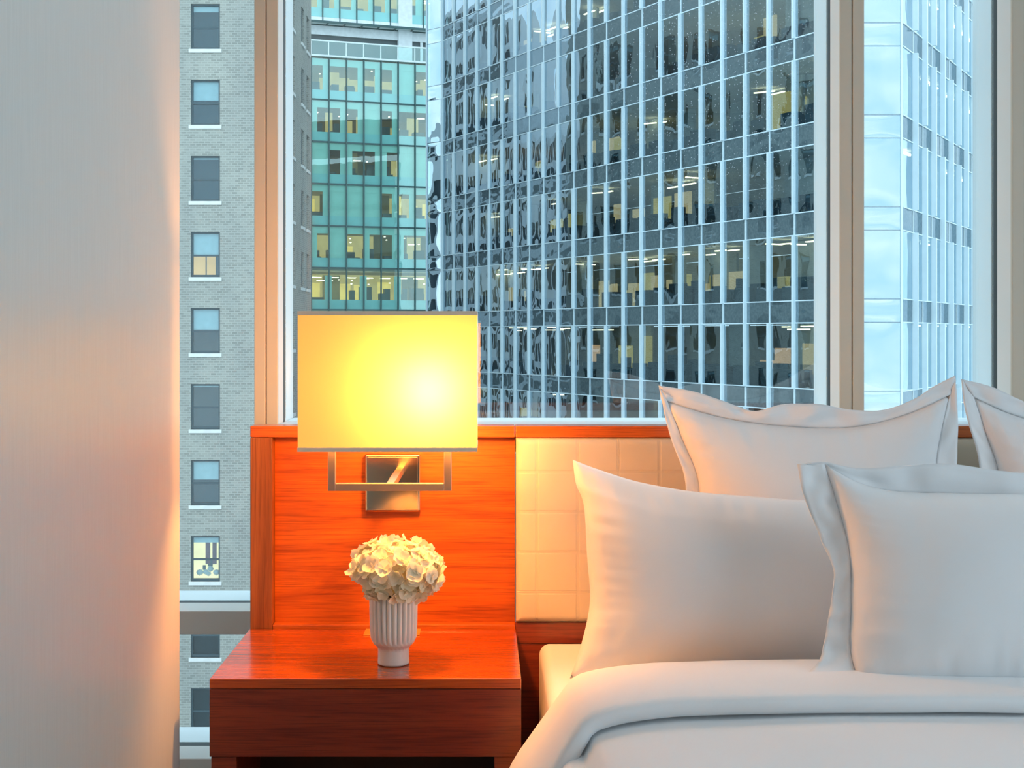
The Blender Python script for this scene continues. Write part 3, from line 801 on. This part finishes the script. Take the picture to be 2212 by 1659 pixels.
MB().box(i0*GW, i1*GW, sy, sy+.45, gtop+2.75, gtop+3.6).build('fascia', MT['white_metal'], green, M=GM)
col_ = MB().box(5.52*GW, 6.35*GW, sy-.25, sy+.4, gtop, gtop+10.5)
for x_ in (.2, 6.9): col_.box(x_*GW, x_*GW+.25, sy+.1, sy+.3, gtop, gtop+2.75)
col_.build('column', MT['white_metal'], green, M=GM)
MB().box(i0*GW, i1*GW, sy-1.1, sy+.2, gtop+3.72, gtop+3.80).build('canopy', MT['steel_rail'], green, M=GM)
ca = MB().box(i0*GW, i1*GW, sy-1.12, sy-1.04, gtop+3.62, gtop+3.84).box(i0*GW, i1*GW, sy-.02, sy+.06, gtop+3.62, gtop+3.84)
for i in range(i0, i1+1): ca.box(i*GW+.4, i*GW+.48, sy-1.1, sy+.1, gtop+3.60, gtop+3.72)
ca.build('canopy_frame', MT['gframe'], green, M=GM)
uz = gtop+4.1
for i in range(i0, 10):
    if i in (5, 6) and i == 5: pass
    M = GM @ Matrix.Translation((i*GW+.1, sy, uz+.3))
    place('window_pane', pmesh, green, M=M)
    place('spandrel_panel', smesh, green, M=M)
    k = gr.random()
    for a, b in ([(.03, GW-.03)] if k < .3 else [(GW*.7, GW-.03)] if k < .7 else [(GW*.55, GW-.03)]):
        MB().box(a, b, .12, .15, .92, 3.8).build('roller_screen', MT['gpanel'], green, M=M)
MB().box(i0*GW, i1*GW, sy+5, sy+5.2, uz, uz+4.2).build('office_wall', MT['core'], green, M=GM)
lm = MB()
for i in range(i0, 10):
    for q in range(2):
        cx_ = i*GW+gr.uniform(.1, 1.0); cy_ = sy+gr.uniform(.5, 2.5); z_ = uz+gr.uniform(2.8, 4); lm.box(cx_, cx_+.55, cy_, cy_+.2, z_, z_+.07)
lm.build('ceiling_luminaire', MT['lum'], green, M=GM)
dk = MB()
for i in range(i0, 10): dk.box(i*GW+.3, i*GW+gr.uniform(.7, 1.3), sy+.6, sy+1.4, uz+.3, uz+gr.uniform(1.5, 2.4))
dk.build('office_furniture', MT['furn'], green, M=GM)
for i in range(i0, i1+1): MB().box(i*GW+.05, i*GW+.15, sy-.1, sy+.06, uz, uz+4.3).build('mullion', MT['gframe'], green, M=GM)
MB().box(i0*GW, i1*GW, sy-.05, sy+5, uz-.1, uz+.3).box(i0*GW, i1*GW, sy-.3, sy+9, uz+4.2, uz+5).build('floor_slab', MT['white_metal'], green, M=GM)

# blue glass tower
MT['bglass'] = glazing('blue_coated_glass', (.60, .72, .75), (.70, .87, 1.0), .42, .010, .9)
MT['bglass_b'] = glazing('blue_mirror_glass', (.5, .62, .66), (.74, .90, 1.0), .62, .012, .5)
def spandrel_mat(nm='slate_spandrel_glass', graze=.7):
    t = NT(nm); f = t.noise(t.coord((1, 1, 1), True), 9, 4)
    d = t.n('BsdfDiffuse'); t.l(t.ramp(f, (.35, (.085, .125, .14)), (.65, (.125, .17, .185))), d.inputs[0])
    g = t.n('BsdfGlossy', Color=(.68, .86, 1.0, 1), Roughness=.02); t.l(t.bump(t.noise(t.coord((1, 1, .55), True), .8, 2), 1.0, .010), g.inputs['Normal'])
    lw = t.n('LayerWeight', Blend=.5); fac = t.math('MULTIPLY_ADD', t.math('POWER', lw.outputs['Facing'], 4.0), graze, .24)
    m = t.n('MixShader'); t.l(fac, m.inputs[0]); t.l(d.outputs[0], m.inputs[1]); t.l(g.outputs[0], m.inputs[2]); t.l(m.outputs[0], t.out.inputs[0]); return t.m
MT['bspan'] = spandrel_mat(); MT['bspan2'] = spandrel_mat('matt_slate_spandrel', .12)
MT['fin'] = plain('pale_metal_fin', (.66, .80, .86), .35, 0, .03)
MT['ceil_o'] = plain('office_ceiling', (.75, .76, .72), .8)
MT['beige_o'] = emit('glowing_office_beige', (1.0, .80, .42), .95)  # these three partition colours glow in place of lamplight falling on them
MT['yellow_o'] = emit('glowing_office_yellow', (.95, .80, .26), .8)
MT['orange_o'] = emit('glowing_office_peach', (1.0, .62, .34), 1.1)
MT['dim_o'] = plain('office_inner_wall', (.58, .62, .58), .9)
MT['lum2'] = emit('office_strip_light', (1.0, .88, .55), 7)
tower = thing('blue_glass_tower', 'blue glass office tower with pale fins filling the large window', 'building', (8, 66, GZ))
AO = Vector(((956.7-CX)*80.4/F, 80.4, 0)); AE = Vector((.469, -.883, 0))
AM = Matrix.Translation(AO) @ Matrix.Rotation(math.atan2(AE.y, AE.x), 4, 'Z')
MW = 1.5; NA = 23
AEnd = AO+AE*MW*NA
FP = 3.45; ks = list(range(-2, 7))
def vz(k): return 2.57+FP*k, 5.15+FP*k
def sz_(k): return 1.70+FP*k, 2.57+FP*k
def bulged(wd, ht, seed, b=.010):
    n, m = 10, 14; rows = []
    sgn = 1 if noise.noise(Vector((seed*3.3, 1, 2))) > -.1 else -1
    for j in range(m+1):
        row = []
        for i in range(n+1):
            u, v = i/n, j/m
            y = -sgn*b*((1-(2*u-1)**2)*(1-(2*v-1)**4))+.004*noise.noise(Vector((u*2.2+seed*7, v*3.1, seed)))
            row.append((u*wd, y, v*ht))
        rows.append(row)
    return MB().grid(rows)
variants = []
for q in range(6):
    m_ = bulged(MW-.06, 2.58-.04, q+1.3, (.007+.002*q) if q < 3 else (.016+.003*(q-3))).mesh('window_pane', True); m_.materials.append(MT['bglass']); variants.append(m_)
svar = []
for q in range(4):
    m_ = bulged(MW-.06, .87-.03, q+20.3, .004).mesh('spandrel_panel', True); m_.materials.append(MT['bspan']); svar.append(m_)
def in_view(p):
    if p.y < 1: return False
    x = CX+p.x*F/p.y; y = CY-(p.z-CAMZ)*F/p.y
    return 930 < x < 1775 and -60 < y < 905 and not (x < 1020 and y > 690)
cells = []
for i in range(NA):
    for k in ks:
        c = AM @ Vector(((i+.5)*MW, 0, vz(k)[0]+1.3)); cells.append((not in_view(c), c.y, i, k))
cells.sort()
rest = MB(); rests = MB()
def add_mesh(mb, me, M):
    b = len(mb.v); mb.v += [tuple(M @ v.co) for v in me.vertices]; mb.f += [tuple(b+q for q in p.vertices) for p in me.polygons]
tr_ = random.Random(5)
for rank, (_, _, i, k) in enumerate(cells):
    tilt = Matrix.Rotation(tr_.uniform(-.006, .006), 4, 'Z') @ Matrix.Rotation(tr_.uniform(-.006, .006), 4, 'X')
    M = AM @ Matrix.Translation((i*MW+.03, 0, vz(k)[0]+.02)) @ tilt
    Ms = AM @ Matrix.Translation((i*MW+.03, .01, sz_(k)[0]+.015)) @ Matrix.Rotation(tr_.uniform(-.004, .004), 4, 'X')
    if rank < 100:
        place('window_pane', variants[tr_.randrange(3)+(3 if i < 11 else 0)], tower, M=M); place('spandrel_panel', svar[tr_.randrange(4)], tower, M=Ms)
    else:
        add_mesh(rest, variants[tr_.randrange(3)+(3 if i < 11 else 0)], M); add_mesh(rests, svar[tr_.randrange(4)], Ms)
for mb, nm, mm in ((rest, 'window_pane', 'bglass'), (rests, 'spandrel_panel', 'bspan')):
    o = mb.build(nm, MT[mm], tower, smooth=True); o['kind'] = 'stuff'
ZLO, ZHI = sz_(-2)[0], vz(6)[1]
def fins(M, n, step, w, d, i_first=0):
    for i in range(i_first, n+1):
        m_ = MB()
        for k in ks:
            a, b = vz(k); c, e = sz_(k)
            m_.box(i*step-w/2, i*step+w/2, -d, .05, a, b)
            if (i+k) % 2: m_.box(i*step-w/2, i*step+w/2, -d, .05, c, e)
            else: m_.box(i*step-.025, i*step+.025, -.03, .05, c, e)
        m_.build('mullion', MT['fin'], tower, M=M)
def transoms(M, x0, x1):
    for k in ks:
        for z in sz_(k): MB().box(x0, x1, -.035, .04, z-.022, z+.022).build('transom', MT['fin'], tower, M=M)
fins(AM, NA, MW, .11, .13); transoms(AM, 0, NA*MW)
MB().box(.02, NA*MW-.02, .1, .2, GZ, ZLO).box(.0, NA*MW, -.02, .3, ZHI, ZHI+1.2).build('base_cladding', MT['bspan'], tower, M=AM)
MB().box(.22, .30, .2, 8.6, ZLO, ZHI).build('end_wall', MT['dim_o'], tower, M=AM)
# interiors behind the long facade
br = random.Random(23)
for k in ks:
    a, b = vz(k); c, e = sz_(k)
    xe = (NA-4)*MW
    MB().box(.3, xe, .18, 8.6, c+.05, e-.02).box(xe, NA*MW-.1, .18, 2.6, c+.05, e-.02).build('floor_slab', MT['ceil_o'], tower, M=AM)
    MB().box(.3, xe, 8.4, 8.6, a, b).box(xe, NA*MW-.1, 2.4, 2.6, a, b).build('inner_wall', MT['dim_o'], tower, M=AM)
    groups = {'beige_o': MB(), 'yellow_o': MB(), 'orange_o': MB(), 'dim_o': MB()}
    dk, lm = MB(), MB()
    for i in range(NA):
        x = i*MW; near = i > 9
        p_lit = {0: .75, -1: .35, 1: .40, 2: .28, 3: .22}.get(k, .15)*(1.0 if near else .5)
        if br.random() < p_lit:
            g_ = br.choice(('beige_o', 'beige_o', 'yellow_o', 'orange_o', 'yellow_o')); y = br.uniform(1.6, 4.5) if i < NA-4 else 1.3
            groups[g_].box(x+br.uniform(.0, .5), x+br.uniform(.8, 1.45), y, y+.1, a, a+br.uniform(.9, 1.9))
            if br.random() < .5: groups[g_].box(x+br.uniform(.0, .7), x+br.uniform(.9, 1.6), y+1, y+1.1, a, a+br.uniform(1.2, 2.3))
        if br.random() < .5:
            y = br.uniform(2, 6) if i < NA-4 else 2.1; groups['dim_o'].box(x, x+br.uniform(.5, 1.4), y, y+.15, a, b)
        if br.random() < .85:
            dk.box(x+br.uniform(0, .4), x+br.uniform(.7, 1.4), .5, 1.2, a, a+br.uniform(.5, .9))
            dk.box(x+br.uniform(0, .8), x+br.uniform(.9, 1.2), 1.3, 1.7, a, a+br.uniform(.7, 1.2))
        if br.random() < p_lit*.9+.08:
            y = br.uniform(.8, 4) if i < NA-4 else .9; ln = br.uniform(.5, 1.3)
            lm.rot_box((x+.7, y, b-br.uniform(.05, .30)), (ln/2, .05, .025), Matrix.Rotation(br.choice((0, 0, .5, 1.57)), 3, 'Z'))
            if br.random() < .5: lm.rot_box((x+.6, y+.8, b-.12), (ln/2, .06, .025), Matrix.Rotation(0, 3, 'Z'))
    for g_, m_ in groups.items():
        if m_.f: m_.build('partition', MT[g_], tower, M=AM)
    dk.build('office_furniture', MT['furn'], tower, M=AM)
    if lm.f: lm.build('ceiling_luminaire', MT['lum2'], tower, M=AM)
# far corner strip, near corner strip and the second long facade
F0 = AO; F1 = AO+Vector((-.72, .69, 0))*1.45
N0 = AEnd; N1 = Vector(((1950-CX)*49.94/F, 49.94, 0))
B1e = Vector((.517, .856, 0))
def strip(p, q, name, mat_):
    d = (q-p); M = Matrix.Translation(p) @ Matrix.Rotation(math.atan2(d.y, d.x), 4, 'Z'); ln = d.length
    return M, ln
for p, q in ((F1, F0), (N0, N1)):
    M, ln = strip(p, q, '', None)
    for k in ks:
        for z0, z1 in (vz(k), sz_(k)):
            bulged(ln-.08, z1-z0-.03, k*1.7+z0, .014).build('corner_pane', MT['bglass_b'], tower, smooth=True, M=M @ Matrix.Translation((.04, 0, z0+.015)))
    MB().box(.0, .09, -.05, .1, ZLO, ZHI).box(ln-.09, ln, -.05, .1, ZLO, ZHI).build('corner_post', MT['fin'], tower, M=M)
    for k in ks:
        for z in sz_(k): MB().box(0, ln, -.01, .03, z-.018, z+.018).build('transom', MT['bspan'], tower, M=M)
    MB().box(.03, ln-.03, .3, .35, GZ, ZHI).build('corner_backing', MT['furn'], tower, M=M)
BM = Matrix.Translation(N1) @ Matrix.Rotation(math.atan2(B1e.y, B1e.x), 4, 'Z')
NB = 16; BS = 1.565
for k in ks:
    for z0, z1, mm in ((*vz(k), 'bglass'), (*sz_(k), 'bspan2')):
        m_ = MB()
        for i in range(NB): add_mesh(m_, (variants[(i*5+k) % 6] if mm == 'bglass' else svar[(i+k) % 4]), Matrix.Translation((i*BS+.05, 0, z0+.015)))
        o = m_.build('glass_row', MT[mm], tower, smooth=True, M=BM)
    MB().box(.3, NB*BS, .18, 1.4, sz_(k)[0]+.05, sz_(k)[1]-.02).build('floor_slab', MT['ceil_o'], tower, M=BM)
    lm = MB(); dk = MB()
    for i in range(NB):
        if br.random() < .3: lm.box(i*BS+.2, i*BS+1.3, .7, .85, vz(k)[1]-.12, vz(k)[1]-.05)
    if lm.f: lm.build('ceiling_luminaire', MT['lum2'], tower, M=BM)
MB().box(.3, NB*BS, 1.3, 1.4, GZ, ZHI).build('inner_wall', MT['dim_o'], tower, M=BM)
MB().box(0, NB*BS, .1, .2, GZ, ZLO).build('base_cladding', MT['bspan'], tower, M=BM)
fins(BM, NB, BS, .13, .20, 1); transoms(BM, 0, NB*BS)
rf_ = MB(); corners = [F1, F0, N0, N1, N1+B1e*NB*BS, F1+Vector((14, 16, 0))]
rf_.quad(*[(c.x, c.y, ZHI+1.0) for c in corners]).build('roof', MT['slab'], tower)

# buildings that only show as reflections in the tower's glass
MT['limestone'] = plain('limestone', (.62, .66, .68), .8, scale=.3)
MT['darkglass'] = plain('dark_window_glass', (.03, .05, .065), .15, 0, .2)
def reflected(name, label, x, y0, y1, top, bay):
    o = thing(name, label, 'building', (x-8, (y0+y1)/2, GZ))
    m_ = MB(); g_ = MB(); n = int((y1-y0)/bay); fl_ = 3.7
    nz_ = int((top-GZ)/fl_)
    m_.box(x-16, x-.35, y0, y1, GZ, top)
    for j in range(nz_+1): m_.box(x-.4, x, y0, y1, top-j*fl_-1.25, top-j*fl_)
    for i in range(n+1):
        y = y0+i*(y1-y0)/n; m_.box(x-.4, x-.02, y-.35, y+.35, GZ, top)
    g_.box(x-.34, x-.30, y0+.1, y1-.1, GZ, top-.2)
    m_.build('stone_front', MT['limestone'], o); g_.build('window_band', MT['darkglass'], o)
reflected('limestone_building', 'pale stone building seen mirrored in the tower glass, taller one', -45, 103.5, 136, 33, 3.2)
reflected('limestone_building', 'pale stone building seen mirrored in the tower glass, lower one', -45, 80, 102, 20.5, 2.8)
